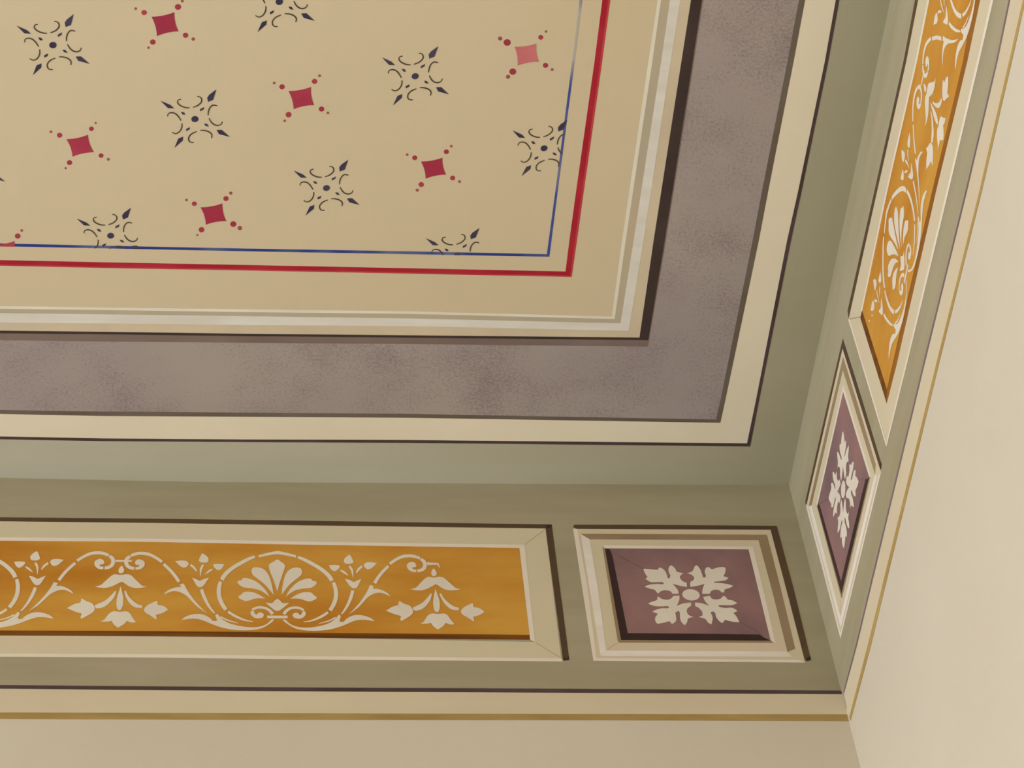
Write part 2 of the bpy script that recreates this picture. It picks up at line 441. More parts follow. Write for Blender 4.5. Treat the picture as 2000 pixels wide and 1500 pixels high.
star_parts += [('spearhead', M['star'], star_local(p)) for p in spear]
star_parts += [('small_diamond', M['star'], star_local(p)) for p in chip]
star_parts += [('curl', M['curl'], star_local(p)) for p in curl]
star_mesh = []
for nm, m, poly in star_parts:
    me = mesh_polys(nm, 'C', [[(a, b) for a, b in poly]], T3, T2, Vector((0, 0, ZC)))
    me.materials.append(m); star_mesh.append((nm, me))

# lines that cut off the motifs at the blue border (in-plane)
bl0, bl1 = px('C', *E['blue_out'][1]), px('C', *E['blue_out'][len(XS)])
br0, br1 = px('C', *E['blue_out'][len(XS)]), px('C', *E['blue_out'][-2])
def cut(me, origin, p, q, keep):
    """trim a mesh at the in-plane line p-q, keeping the side of point keep; returns None when nothing is left"""
    nrm = Vector((-(q[1] - p[1]), q[0] - p[0], 0)).normalized()
    if (keep[0] - p[0]) * nrm.x + (keep[1] - p[1]) * nrm.y > 0: nrm = -nrm
    bm = bmesh.new(); bm.from_mesh(me)
    bmesh.ops.bisect_plane(bm, geom=bm.verts[:] + bm.edges[:] + bm.faces[:], plane_co=Vector((p[0], p[1], ZC)) - origin, plane_no=nrm, clear_outer=True)
    if not bm.faces: bm.free(); return None
    m2 = bpy.data.meshes.new(me.name); bm.to_mesh(m2); bm.free()
    for mt in me.materials: m2.materials.append(mt)
    return m2

STARS = [((103.2, 88.0), 'whole dark navy star motif nearest the top left corner of the ceiling', None),
         ((380.6, 232.6), 'whole dark navy star motif left of the middle, between two crimson diamonds', None),
         ((545.4, 3.4), 'dark navy star motif cut off by the top edge of the photo', None),
         ((810.8, 148.8), 'whole dark navy star motif directly left of the palest crimson diamond', None),
         ((1062.5, 289.5), 'dark navy star motif touching the right-hand blue border line', 'R'),
         ((637.5, 367.2), 'whole dark navy star motif lowest down, nearest the middle of the panel', None),
         ((216.0, 460.3), 'dark navy star motif trimmed across its foot by lower blue line, left end', 'B'),
         ((893.0, 498.2), 'upper half of a dark navy star on lower blue line near the corner', 'B'),
         ((-61.0, 320.5), 'dark navy star motif of which one spear tip shows at left edge', None)]
KEEP = px('C', 600, 250)
for (cx, cy), label, clip in STARS:
    a, b = px('C', cx, cy, T2)
    root = thing('star_motif', to3('C', a, b), label, 'motif', 'navy star stencils on the ceiling')
    for nm, me in star_mesh:
        m2 = me
        if clip == 'B': m2 = cut(me, root.location, bl0, bl1, KEEP)
        if clip == 'R': m2 = cut(me, root.location, br0, br1, KEEP)
        if m2 is not None: obj(nm, m2, None, root)

# ------------------------------------------------------------------ ceiling: stencilled crimson diamonds with dots
def zz(ox, oy, s, pts): return [(ox + p[0] / s, oy + p[1] / s) + ((p[2] / s,) if len(p) > 2 else ()) for p in pts]
C4 = 1 / .24
REDS = [
    (zz(0, 0, 5, [(1480, 165), (1702, 120), (1742, 306), (1532, 353)]),
     zz(0, 0, 5, [(1407, 123, 27), (1738, 68, 31), (1812, 345, 27), (1492, 411, 28), (1325, 85, 14), (1780, 10, 15), (1887, 382, 18), (1450, 466, 13)]),
     'deep crimson diamond with dots nearest the top edge of the photo', None),
    (zz(300, 0, 5, [(1317, 890), (1537, 850), (1567, 1027), (1367, 1067)]),
     zz(300, 0, 5, [(1254, 848, 27), (1572, 795, 27), (1640, 1065, 27), (1318, 1120, 29), (1178, 811, 14), (1621, 740, 15), (1703, 1103, 14), (1280, 1180, 14)]),
     'crimson diamond with dots in the middle of the panel, between two whole stars', None),
    (zz(700, 0, 4, [(1221, 366), (1389, 341), (1410, 483), (1243, 513)]),
     zz(700, 0, 4, [(1162, 332, 28), (1425, 292, 20), (1462, 511, 21), (1206, 560, 27), (1107, 301, 17), (1466, 246, 11), (1514, 544, 12), (1169, 600, 17)]),
     'palest pinkish crimson diamond with dots, upper right beside blue line', None),
    (zz(700, 0, 4, [(489, 1263), (656, 1233), (684, 1364), (525, 1396)]),
     zz(700, 0, 4, [(440, 1233, 20), (687, 1186, 20), (736, 1391, 20), (491, 1442, 21), (381, 1208, 11), (725, 1142, 11), (790, 1419, 12), (460, 1486, 13)]),
     'crimson diamond with dots at lower right, left of the star on the right blue line', None),
    (zz(0, 0, 5, [(649, 1361), (858, 1317), (916, 1486), (708, 1530)]),
     zz(0, 0, 5, [(582, 1321, 26), (893, 1258, 24), (987, 1520, 24), (679, 1588, 26), (497, 1287, 15), (934, 1202, 12), (1058, 1556, 15), (641, 1643, 12)]),
     'crimson diamond with dots nearest the left edge of the photo, whole', None),
    (zz(0, 300, C4, [(1632, 438), (1809, 406), (1841, 549), (1675, 579)]),
     zz(0, 300, C4, [(1581, 408, 20), (1839, 366, 22), (1898, 574, 25), (1640, 620, 23), (1518, 378, 11), (1878, 322, 14), (1952, 606, 19), (1606, 663, 9)]),
     'crimson diamond with dots just above the lower blue line, lowest whole one', None),
    (zz(0, 300, C4, [(-60, 745), (118, 712), (150, 850), (-15, 885)]),
     zz(0, 300, C4, [(144, 671, 23), (177, 626, 12)]),
     'tip of a crimson diamond rising over the lower blue line at left edge', 'B')]
for k, (q, dots, label, clip) in enumerate(REDS):
    cx, cy = sum(p[0] for p in q) / 4, sum(p[1] for p in q) / 4
    root = thing('diamond_motif', to3('C', *px('C', cx, cy, T2)), label, 'motif', 'crimson diamond stencils on the ceiling')
    out = []
    for i in range(4):
        (x0, y0), (x1, y1) = q[i], q[(i + 1) % 4]
        mx, my = (x0 + x1) / 2, (y0 + y1) / 2
        mx += (cx - mx) * .11; my += (cy - my) * .11
        for j in range(6):
            t = j / 6
            out.append(((1 - t) ** 2 * x0 + 2 * t * (1 - t) * (2 * mx - (x0 + x1) / 2) + t * t * x1, (1 - t) ** 2 * y0 + 2 * t * (1 - t) * (2 * my - (y0 + y1) / 2) + t * t * y1))
    me = mesh_polys('diamond', 'C', [[px('C', *p, T3) for p in out]], T3, T2, root.location)
    mt = M['crimson']
    if k == 2: mt = paint('pale_crimson_paint', (184, 86, 94), (196, 112, 110), (12, 12, 12), .35, .65)
    if k == 0: mt = paint('deep_crimson_paint', (146, 40, 60), (158, 50, 68), (12, 12, 12))
    me.materials.append(mt)
    if clip: me = cut(me, root.location, bl0, bl1, KEEP)
    obj('diamond', me, None, root)
    for i, (x, y, r) in enumerate(dots):
        big = i < 4 and not (k == 6 and i == 1)
        paint_part('large_dot' if big else 'small_dot', 'C', [[px('C', *p, T2) for p in disc(x, y, r, r * .92)]], T2, M['dot'] if big else M['dot2'], root, root, T1)

# ------------------------------------------------------------------ walls: low lines under the frieze
def carry(e):
    """a polyline whose first point lies outside the frame is carried on straight along its own course"""
    e = list(e)
    if e[0][0] <= -700 and e[0][0] > -1800: e[0] = (-1800, e[-1][1] + (e[0][1] - e[-1][1]) * (-1800 - e[-1][0]) / (e[0][0] - e[-1][0]))
    elif -500 < e[0][1] <= -440:
        t = (-1100 - e[1][1]) / (e[0][1] - e[1][1]); e[0] = (e[1][0] + (e[0][0] - e[1][0]) * t, -1100)
    return e
def strip_polys(pl, e1, e2, h):
    """two pixel polylines of equal length -> one outline"""
    e1, e2 = carry(e1), carry(e2)
    return [[px(pl, *p, h) for p in e1] + [px(pl, *p, h) for p in reversed(e2)]]
def wall_line(name, pl, e1, e2, h, mat, label, cat):
    o = to3(pl, *px(pl, *e1[len(e1) // 2]))
    return tag(obj(name, mesh_polys(name, pl, strip_polys(pl, e1, e2, h), h, 0, o), mat, loc=o), label, cat)

XB = [-700, 0, 500, 1000, 1640]
pb1 = [(-700, 1332.5), (0, 1338), (500, 1342), (1000, 1344.6), (1400, 1347), (1644.5, 1348.8)]
pb2 = [(-700, 1339), (0, 1345), (500, 1349.6), (1000, 1352.5), (1400, 1354.5), (1646.5, 1355.8)]
ob1 = [(-700, 1388.5), (0, 1391.5), (500, 1393), (1000, 1394), (1400, 1394.7), (1655.8, 1395)]
ob2 = [(-700, 1401), (0, 1404), (500, 1405.6), (1000, 1406.2), (1400, 1407.3), (1659.5, 1408.2)]
wall_line('purple_line', 'B', pb1, pb2, T2, M['purple'], 'dark purple line along the foot of the back wall frieze', 'painted line')
wall_line('buff_band', 'B', pb2, ob1, T1, M['low_band'], 'buff band between purple and ochre lines on the back wall', 'painted band')
wall_line('ochre_line', 'B', ob1, ob2, T2, paint('ochre_line_paint', (166, 138, 80), (152, 122, 66), (9, 9, 60)), 'dull ochre line across the back wall under the buff band', 'painted line')
pr1 = [(2085, -480), (1970, 0), (1945, 120), (1885, 375), (1804, 705), (1671, 1260), (1646.5, 1352)]
pr2 = [(2088.5, -480), (1973, 0), (1948.3, 120), (1888.3, 375), (1807.3, 705), (1674, 1260), (1648.5, 1354.5)]
or1 = [(2112, -480), (1997.5, 0), (1970.5, 120), (1912.2, 375), (1829.8, 705), (1694.8, 1260), (1658.5, 1400)]
or2 = [(2118, -480), (2002.5, 0), (1976, 120), (1917, 375), (1835, 705), (1701, 1260), (1661, 1408)]
M['purple_r'] = paint('mauve_line_paint', (120, 100, 98), (106, 88, 86), (10, 10, 10))
wall_line('purple_line', 'R', pr1, pr2, T2, M['purple_r'], 'faded purple line along the foot of the right wall frieze', 'painted line')
wall_line('buff_band', 'R', pr2, or1, T1, M['low_band'], 'buff band between purple and ochre lines on the right wall', 'painted band')
wall_line('ochre_line', 'R', or1, or2, T2, paint('ochre_line_light_paint', (172, 142, 80), (160, 128, 66), (9, 9, 60)), 'dull ochre line running up the right wall beside the buff band', 'painted line')

# ------------------------------------------------------------------ ochre frieze panels
ZA = lambda pts: zz(530, 1065, 8.333, pts)
ZB = lambda pts: zz(630, 1065, 8.333, pts)
ZCc = lambda pts: zz(700, 1065, 8.333, pts)
ZD = lambda pts: zz(740, 1065, 8.332, pts)
ZF = lambda pts: zz(400, 1065, 8.333, pts)
PX0 = 541.8                                            # axis of the palmette
P0 = px('B', PX0, 1150, T4)[0]
D0 = px('B', 849.5, 1150, T4)[0]                       # axis of the drooping flower
HALF = D0 - P0
def st(poly): return [(a - P0, b) for a, b in (px('B', x, y, T4) for x, y in poly)]
sO = lambda pts: st(smooth(pts))
sS = lambda pts: st(stroke(pts))
mir = lambda poly: [(-a, b) for a, b in reversed(poly)]
def symm(pts, axis=PX0):      # right half outline (pixels, top to bottom) -> whole outline
    return pts + [(2 * axis - x, y) for x, y in reversed(pts) if abs(x - axis) > .8]

PETAL0 = sO(ZF([(1180, 752), (1120, 570), (1052, 400), (1050, 312), (1118, 268), (1180, 232), (1238, 266), (1303, 320), (1290, 400), (1232, 570)]))
PETALS = [sO(ZA(p)) for p in (
    [(165, 808), (190, 620), (230, 480), (290, 400), (370, 365), (450, 365), (490, 392), (497, 450), (470, 500), (380, 570), (280, 660)],
    [(235, 838), (300, 720), (400, 620), (500, 565), (600, 540), (650, 550), (672, 575), (732, 590), (737, 622), (700, 662), (640, 692), (520, 705), (400, 730), (310, 780)],
    [(308, 869), (400, 810), (500, 770), (600, 762), (655, 775), (692, 810), (737, 840), (732, 868), (680, 897), (630, 913), (560, 902), (490, 877), (400, 866)])]
CUP = st(smooth(symm(ZA([(98, 868), (145, 900), (185, 940), (292, 935), (240, 980), (190, 1020), (140, 1058), (98, 1068)]))))
RING_TOP = st(stroke([(2 * PX0 - x, y, w) for x, y, w in reversed(ZA([(200, 135, 48), (300, 155, 42), (402, 182, 38)]))] + ZA([(98, 120, 52)]) + ZA([(200, 135, 48), (300, 155, 42), (402, 182, 38)])))
RING = [sS(ZA(p)) for p in ([(430, 192, 40), (520, 225, 50), (650, 292, 56), (780, 367, 58), (880, 442, 62), (950, 515, 66), (987, 578, 62)],
        [(1010, 605, 52), (1040, 690, 62), (1052, 780, 68), (1045, 870, 66), (1010, 970, 66), (955, 1060, 62)],
        [(920, 1090, 42), (840, 1145, 42), (740, 1195, 36), (640, 1230, 25), (525, 1246, 8)])]
HAIR = sS(ZA([(1045, 1175, 24), (950, 1225, 22), (850, 1255, 16), (770, 1276, 6)]))
SC_TOP = sS(ZA([(205, 1122, 56), (240, 1070, 50), (310, 1027, 42), (390, 1013, 40), (460, 1023, 38), (532, 1056, 36)]))
SC_EYE = sO(ZA([(512, 1075), (552, 1075), (561, 1120), (530, 1165), (480, 1190), (420, 1193), (368, 1175), (344, 1140), (360, 1110), (400, 1097), (440, 1108), (460, 1135), (487, 1120), (500, 1095)]))
BAR = st(symm(ZA([(98, 1145), (265, 1145), (265, 1188), (98, 1188)])))
LEAF = sO(ZA([(183, 1208), (232, 1214), (300, 1275), (400, 1320), (520, 1338), (650, 1335), (800, 1310), (920, 1275), (1020, 1215), (1098, 1128), (1133, 1150), (1108, 1238), (1173, 1245), (1213, 1205), (1283, 1160), (1373, 1135), (1483, 1140), (1583, 1170), (1633, 1195), (1680, 1237),
                 (1613, 1225), (1513, 1212), (1413, 1216), (1313, 1246), (1183, 1300), (1053, 1345), (913, 1376), (783, 1389), (650, 1391), (520, 1381), (400, 1355), (300, 1305), (220, 1250)]))
SP_STEM = sS(ZB([(490, 735, 48), (480, 790, 55), (450, 880, 52), (400, 990, 42), (340, 1080, 30), (306, 1120, 18)]))
SP_CUP = sO(ZB([(362, 546), (440, 565), (510, 596), (560, 575), (632, 546), (600, 612), (570, 670), (540, 697), (490, 697), (440, 655), (400, 600)]))
SP_LET = [sS(ZB(p)) for p in ([(290, 403, 10), (345, 435, 34), (417, 490, 8)], [(438, 338, 28), (480, 410, 36), (498, 527, 6)], [(645, 342, 33), (590, 385, 38), (550, 448, 16)])]
SP_BUD = [sO(ZB(p)) for p in ([(103, 323), (190, 320), (272, 325), (276, 360), (240, 400), (195, 421), (145, 396), (115, 350)], [(440, 152), (470, 190), (507, 270), (470, 299), (380, 299), (350, 265), (355, 220), (395, 180)],
          [(668, 325), (700, 285), (780, 275), (884, 288), (850, 325), (800, 370), (745, 389), (700, 370)])]
BRANCH = sO(ZB([(772, 646), (838, 664), (815, 706), (900, 710), (1000, 745), (1070, 790), (1102, 832), (1040, 802), (950, 772), (860, 780), (780, 817), (720, 862), (650, 942), (560, 1032), (425, 1124), (520, 1028), (600, 938), (670, 840), (730, 740)]))
STEM = sS(ZB([(848, 618, 55), (900, 530, 52), (970, 440, 50), (1072, 338, 48)]))
ARCH = sS(ZCc([(512, 302, 48), (600, 240, 48), (700, 190, 50), (800, 172, 50), (900, 178, 48), (1002, 211, 42)]))
CURL = sS(ZCc([(1010, 222, 40), (1062, 258, 55), (1083, 310, 62), (1070, 368, 60), (1020, 405, 52), (958, 416, 48)]))
EYE = sO(ZCc([(942, 395), (942, 437), (880, 433), (820, 400), (790, 350), (795, 305), (840, 275), (890, 271), (930, 295), (946, 335), (920, 360), (885, 358), (876, 370), (900, 390)]))
HOOK = sS(ZCc([(1117, 297, 50), (1150, 297, 42), (1200, 298, 35), (1285, 300, 30), (1300, 312, 24), (1325, 372, 6)]))
LINK = sS(ZCc([(1117, 297, 34), (1246, 297, 26), (1375, 297, 34)]))
DROP = {'bell': [(512, 711), (600, 690), (670, 620), (740, 550), (800, 515), (900, 525), (980, 512), (1060, 530), (1130, 590), (1200, 650), (1260, 695), (1333, 712), (1220, 731), (1120, 728), (1040, 700), (970, 655), (925, 635), (860, 670), (780, 710), (680, 735), (590, 730)],
        'bud': [(893, 373), (930, 420), (941, 465), (915, 497), (875, 497), (851, 460), (862, 410)],
        'leaf0': [(920, 703), (950, 790), (985, 900), (990, 1020), (965, 1086), (925, 1083), (895, 1030), (883, 920), (900, 800)],
        'leaf1': [(840, 783), (862, 790), (840, 880), (780, 970), (700, 1040), (600, 1064), (560, 1045), (553, 1013), (600, 990), (700, 940), (780, 860)],
        'leaf2': [(988, 783), (1012, 785), (1060, 860), (1130, 930), (1220, 990), (1302, 1013), (1302, 1052), (1200, 1046), (1120, 1000), (1050, 920), (1000, 830)],
        'tulip1': [(117, 1063), (220, 1000), (315, 975), (325, 912), (347, 912), (400, 945), (510, 990), (557, 1070), (530, 1130), (450, 1185), (370, 1228), (348, 1215), (360, 1150), (240, 1115)],
        'tulip2': [(1718, 1075), (1640, 1020), (1540, 1000), (1532, 945), (1508, 942), (1400, 995), (1350, 1040), (1336, 1085), (1370, 1130), (1460, 1180), (1540, 1233), (1552, 1215), (1530, 1160), (1640, 1130)],
        'cap': [(672, 1274), (730, 1240), (790, 1150), (860, 1110), (960, 1118), (1060, 1110), (1120, 1140), (1170, 1210), (1234, 1282), (1160, 1286), (1090, 1260), (1040, 1320), (960, 1371), (890, 1320), (845, 1260), (790, 1275)]}
DROP = {k: [(a - HALF, b) for a, b in sO(ZD(v))] for k, v in DROP.items()}
SHIFT_B = 0.0

def ornament(root, pl, palmettes, drops, fmap):
    """palmettes: [(axis, sides, vine sides)], drops: [(axis, kind)]; fmap maps the stencil's (along, height) to the wall"""
    def part(name, poly, parent, axis, flip=False, mat=None, h=T4):
        p = mir(poly) if flip else poly
        return paint_part(name, pl, [[fmap(a + axis, b) for a, b in p]], h, mat or M['stencil'], parent, root, T2)
    for ax, sides, vines in palmettes:
        if 0 in sides:
            pm = part('palmette', CUP, root, ax)
            part('petal', PETAL0, pm, ax)
            part('medallion_ring', RING_TOP, root, ax)
            part('scroll_bar', BAR, root, ax)
        for s in sides:
            if s == 0: continue
            fl = s < 0
            if 0 in sides:
                for p in PETALS: part('petal', p, pm, ax, fl)
            for p in RING: part('medallion_ring', p, root, ax, fl)
            sc = part('leaf_scroll', LEAF, root, ax, fl)
            for nm, p in (('hairline', HAIR), ('scroll_top', SC_TOP), ('scroll_eye', SC_EYE)): part(nm, p, sc, ax, fl)
            sp = part('flower_sprig', SP_CUP, root, ax, fl)
            part('stem', SP_STEM, sp, ax, fl)
            for p in SP_LET: part('stemlet', p, sp, ax, fl)
            for p in SP_BUD: part('bud', p, sp, ax, fl)
        for s in vines:
            fl = s < 0
            vb = part('vine', BRANCH, root, ax, fl)
            for nm, p in (('stem', STEM), ('arch', ARCH), ('curl', CURL), ('curl_eye', EYE)): part(nm, p, vb, ax, fl)
    for ax, hook in drops:
        d = part('drooping_flower', DROP['bell'], root, ax)
        for nm, k in (('bud', 'bud'), ('leaf', 'leaf0'), ('leaf', 'leaf1'), ('leaf', 'leaf2'), ('tulip', 'tulip1'), ('tulip', 'tulip2'), ('cap', 'cap')):
            part(nm, DROP[k], d, ax)
        if hook == 'hook': part('hook', HOOK, d, ax - HALF, h=T3)
        else: part('link', LINK, d, ax - HALF, h=T3)

# --- back wall panel: edges in pixels (left end runs on past the frame)
def ext(tab): 
    (x0, y0), (x1, y1) = tab[0], tab[-1]
    return [(-1800, y0 + (y1 - y0) / (x1 - x0) * -1800)] + tab
b_sh1 = ext([(0, 1010.3), (300, 1013), (600, 1017), (1077.5, 1024.3)])
b_sh2 = ext([(0, 1018), (300, 1021.2), (600, 1026), (1065.5, 1032)])
b_h1 = ext([(0, 1049.2), (300, 1052), (600, 1057.7), (1024.5, 1064)])
b_h2 = ext([(0, 1056), (300, 1058.5), (600, 1064), (1014.5, 1070.3)])
b_d1 = ext([(0, 1231.3), (300, 1232.5), (600, 1235.5), (1034, 1239.8)])
b_d2 = ext([(0, 1241.2), (300, 1242.6), (600, 1245.5), (1035.5, 1249.3)])
b_w1 = ext([(0, 1276.2), (300, 1277.5), (600, 1281.5), (1096, 1285.6)])
b_w2 = ext([(0, 1282.8), (300, 1284.2), (600, 1288), (1099.5, 1291.8)])
root = thing('ochre_frieze', to3('B', *px('B', 540, 1150)), 'long ochre frieze panel with ivory scrollwork on the back wall', 'frieze panel', 'ochre frieze panels')
S = lambda nm, e1, e2, h, m, base=0.0: paint_part(nm, 'B', strip_polys('B', e1, e2, h), h, m, root, root, base)
S('shadow_line', b_sh1, b_sh2, T2, M['frame_sh'])
S('shadow_line', [(1065.5, 1032), (1099.5, 1288), (1101, 1290)], [(1077.5, 1024.3), (1111.5, 1286), (1111, 1289)], T2, M['frame_sh'])
S('frame_rail', b_sh2, b_h1, T1, M['frame'])
S('frame_rail', b_d2[:-1] + [(1045, 1254)], b_w1, T1, M['frame'])
S('frame_rail', [(1024.5, 1064), (1045, 1254)], [(1065.5, 1032), (1096, 1285.6)], T1, M['frame'])
S('highlight_line', b_h1, b_h2, T2, M['frame_hl'])
S('highlight_line', [(1014.5, 1070.3), (1035.5, 1249.3)], [(1024.5, 1064), (1045, 1254)], T2, M['frame_hl'])
S('highlight_line', b_w1, b_w2, T2, M['frame_hl'])
S('field', b_h2, b_d1, T2, M['ochre'])
S('shadow_strip', b_d1, b_d2, T2, M['ochre_dark'])
def scratch(p, q, w, pl='B'):
    paint_part('mitre_line', pl, [[px(pl, *v, T2) for v in stroke([(*p, w), (*q, w)])]], T2, M['mitre'], root, root, T1)
scratch((1025.5, 1063), (1063, 1035), .9); scratch((1046, 1255), (1094, 1284), 1.0)
for pts in ([(1066, 1026), (1077.5, 1024.5), (1077.5, 1029.5), (1067.5, 1032)], [(1099.8, 1283.5), (1105, 1286), (1111.4, 1283), (1111.6, 1289), (1102, 1290)]):
    paint_part('brush_end', 'B', [[px('B', *p, T3) for p in pts]], T3, M['brush_end'], root, root)
LEFTD = px('B', 237.6, 1112, T4)[0] - px('B', 848.2, 1120, T4)[0]       # one repeat of the stencil
dz = px('B', 237.6, 1110, T4)[1] - px('B', 848.2, 1118, T4)[1]
def fB(a, b): return (P0 + a, b + dz * ((HALF - a) / -LEFTD))
def fB0(a, b): return (P0 + a, b)
def tilt_b(a, b):       # the stencil was set along a line that drops a little to the right; it was traced on the right half
    k = dz / LEFTD
    return (P0 + a, b + k * (a - (HALF if a > HALF else a)) if a >= 0 else b + k * (a * .9))
ornament(root, 'B', [(0.0, (0, -1, 1), (-1, 1)), (LEFTD, (0, -1, 1), (1,))], [(HALF, 'hook'), (HALF + LEFTD, 'link')], tilt_b)

# --- right wall panel
r_sh1 = [(1877, -450), (1787, 0), (1764.5, 120), (1707.3, 375), (1655.3, 607)]
r_sh2 = [(1884.5, -450), (1793, 0), (1769.8, 120), (1712.6, 375), (1657.5, 622)]
r_h1 = [(1905, -450), (1811, 0), (1787.5, 120), (1729.5, 375), (1681, 608)]
r_h2 = [(1909.5, -450), (1815, 0), (1791, 120), (1732.7, 375), (1683.8, 608)]
r_d1 = [(2009, -450), (1902, 0), (1880.5, 120), (1820, 375), (1745, 705), (1731.8, 760.5)]
r_d2 = [(2024, -450), (1914, 0), (1889, 120), (1827.6, 375), (1751, 712), (1731.7, 788)]
r_w1 = [(2045, -450), (1935, 0), (1908, 120), (1848.2, 375), (1769.5, 705), (1731.3, 862)]
r_w2 = [(2050, -450), (1940, 0), (1912.5, 120), (1852.2, 375), (1773, 705), (1731.2, 873)]
root = thing('ochre_frieze', to3('R', *px('R', 1765, 480)), 'ochre frieze panel with ivory scrollwork foreshortened on the right wall', 'frieze panel', 'ochre frieze panels')
S = lambda nm, e1, e2, h, m, base=0.0: paint_part(nm, 'R', strip_polys('R', e1, e2, h), h, m, root, root, base)
S('shadow_line', r_sh1, r_sh2, T2, M['frame_sh'])
S('frame_rail', r_sh2, r_h1[:-1] + [(1680.5, 618)], T1, M['frame'])
S('frame_rail', r_d2, r_w1, T1, M['frame'])
S('frame_rail', [(1680.5, 620), (1731.7, 788)], [(1659, 624), (1731.3, 862)], T1, M['frame'])
S('highlight_line', r_h1, r_h2, T2, M['frame_hl'])
S('highlight_line', r_w1, r_w2, T2, M['frame_hl'])
S('highlight_line', [(1659, 622), (1731.3, 864)], [(1656.5, 624), (1731.2, 873)], T2, M['frame_hl'])
S('field', r_h2, [(2009, -450), (1902, 0), (1880.5, 120), (1820, 375), (1731.8, 760.5)], T2, M['ochre'])
S('shadow_strip', r_d1, r_d2, T2, paint('raw_sienna_shadow_paint', (146, 92, 22), (132, 76, 12), (6, 6, 90)))
S('shadow_strip', [(1683.8, 607), (1731.8, 760.5)], [(1680.3, 621), (1731.7, 788)], T3, M['ochre_dark'], T2)
paint_part('mitre_line', 'R', [[px('R', *v, T2) for v in stroke([(1659, 624.5, .8), (1679, 618, .8)])]], T2, M['mitre'], root, root, T1)
# stencil transfer: keep heights relative to the ochre field
zbt, ztp = px('B', PX0, 1245.1)[1], px('B', PX0, 1063)[1]
cupB = st([(PX0, 1065 + 975 / 8.333)])[0][1]
aR, _ = px('R', 1763.2, 510)
def line_z(e, a):
    pts = sorted(px('R', *p) for p in e)
    for i in range(len(pts) - 1):
        if a <= pts[i + 1][0] or i == len(pts) - 2:
            (x0, y0), (x1, y1) = pts[i], pts[i + 1]; return y0 + (y1 - y0) * (a - x0) / (x1 - x0)
SR = 1.0
def fR(a, b):
    A = aR + a * SR
    z0, z1 = line_z(r_d2, A), line_z(r_h2, A)
    return (A, z0 + (b - zbt) / (ztp - zbt) * (z1 - z0))
ornament(root, 'R', [(0.0, (0, -1, 1), (1,)), (2 * HALF, (0, -1, 1), (-1,))], [(HALF, 'link')], fR)
for x, y in ((1703.3, 616), (1697.8, 627)):
    paint_part('paint_spot', 'R', [[px('R', *p, T4) for p in disc(x, y, 1.5, 2.2)]], T4, M['frame'], root, root, T2)

# ------------------------------------------------------------------ plum rosette squares
QB = [(1119.5, 1032.5), (1505, 1034.5), (1572.5, 1293.5), (1159, 1290)]        # outer cream corners TL, TR, BR, BL
ZE = lambda pts: zz(1240, 1090, 9.091, pts)
sq = []          # (part name, material, height, base, pixel outline on the back wall)
def q(nm, m, h, pts, base=0.0): sq.append((nm, m, h, base, pts))
q('frame_base', 'frame', T1, QB)
q('shadow_line', 'frame_sh', T2, [(1119, 1029), (1122, 1024.8), (1270, 1025), (1400, 1026), (1517, 1027), (1505.5, 1034.5), (1400, 1034), (1270, 1033.6), (1126, 1032.8)])
q('shadow_line', 'frame_sh', T3, [(1505, 1034.5), (1517, 1027.3), (1550, 1150), (1583.5, 1288), (1576, 1291), (1572, 1289), (1540, 1165)])
q('highlight_line', 'frame_hl', T2, [(1119.5, 1033), (1128, 1033.5), (1148, 1150), (1165.5, 1285), (1159, 1290.5)], T1)
q('highlight_line', 'frame_hl', T2, [(1159, 1290.5), (1165.5, 1285.3), (1560, 1289), (1572.5, 1294)], T1)
q('white_fillet', 'fillet', T2, [(1134.5, 1043.5), (1151.5, 1053), (1168, 1150), (1184, 1270.5), (1173, 1280)], T1)
q('white_fillet', 'fillet', T2, [(1184, 1270.5), (1537, 1272.5), (1547, 1282.5), (1173, 1281)], T1)
q('umber_fillet', 'frame_mid', T2, [(1134.5, 1042.5), (1498, 1044.3), (1481.5, 1055), (1151.5, 1053.3)], T1)
q('umber_fillet', 'frame_mid', T2, [(1481.5, 1055), (1498, 1045), (1525, 1150), (1553, 1267), (1538, 1273.5), (1511, 1165)], T1)
q('inner_highlight', 'frame_hl', T2, [(1178.5, 1065), (1470.5, 1067.3), (1462, 1073), (1181.5, 1070.6)], T1)
q('inner_highlight', 'frame_hl', T2, [(1462, 1073), (1470.5, 1067.3), (1493, 1160), (1515, 1256), (1505.3, 1251)], T1)
q('brush_end', 'brush_end', T4, [(1574.5, 1285), (1582.5, 1282), (1584, 1288.5), (1577, 1291)])
q('inner_shade', 'frame_mid', T2, [(1206.5, 1252.5), (1213, 1249.5), (1505.3, 1251), (1511, 1255.3), (1209, 1255)], T1)
q('inner_shade', 'frame_mid', T2, [(1176.5, 1068), (1181.2, 1071), (1213, 1249.5), (1206.5, 1252)], T1)
q('field', 'plum', T2, [(1181.2, 1071), (1462, 1073), (1505.3, 1251.3), (1213, 1249.8)])
q('dark_edge', 'plum_dark', T3, [(1181.5, 1071.5), (1191, 1073), (1196, 1085), (1207, 1140), (1226, 1236.5), (1213, 1249.8)], T2)
q('dark_edge', 'plum_dark', T3, [(1226, 1236.5), (1350, 1237.5), (1484, 1239.2), (1492, 1245), (1505.3, 1251), (1350, 1250.6), (1213, 1249.8)], T2)
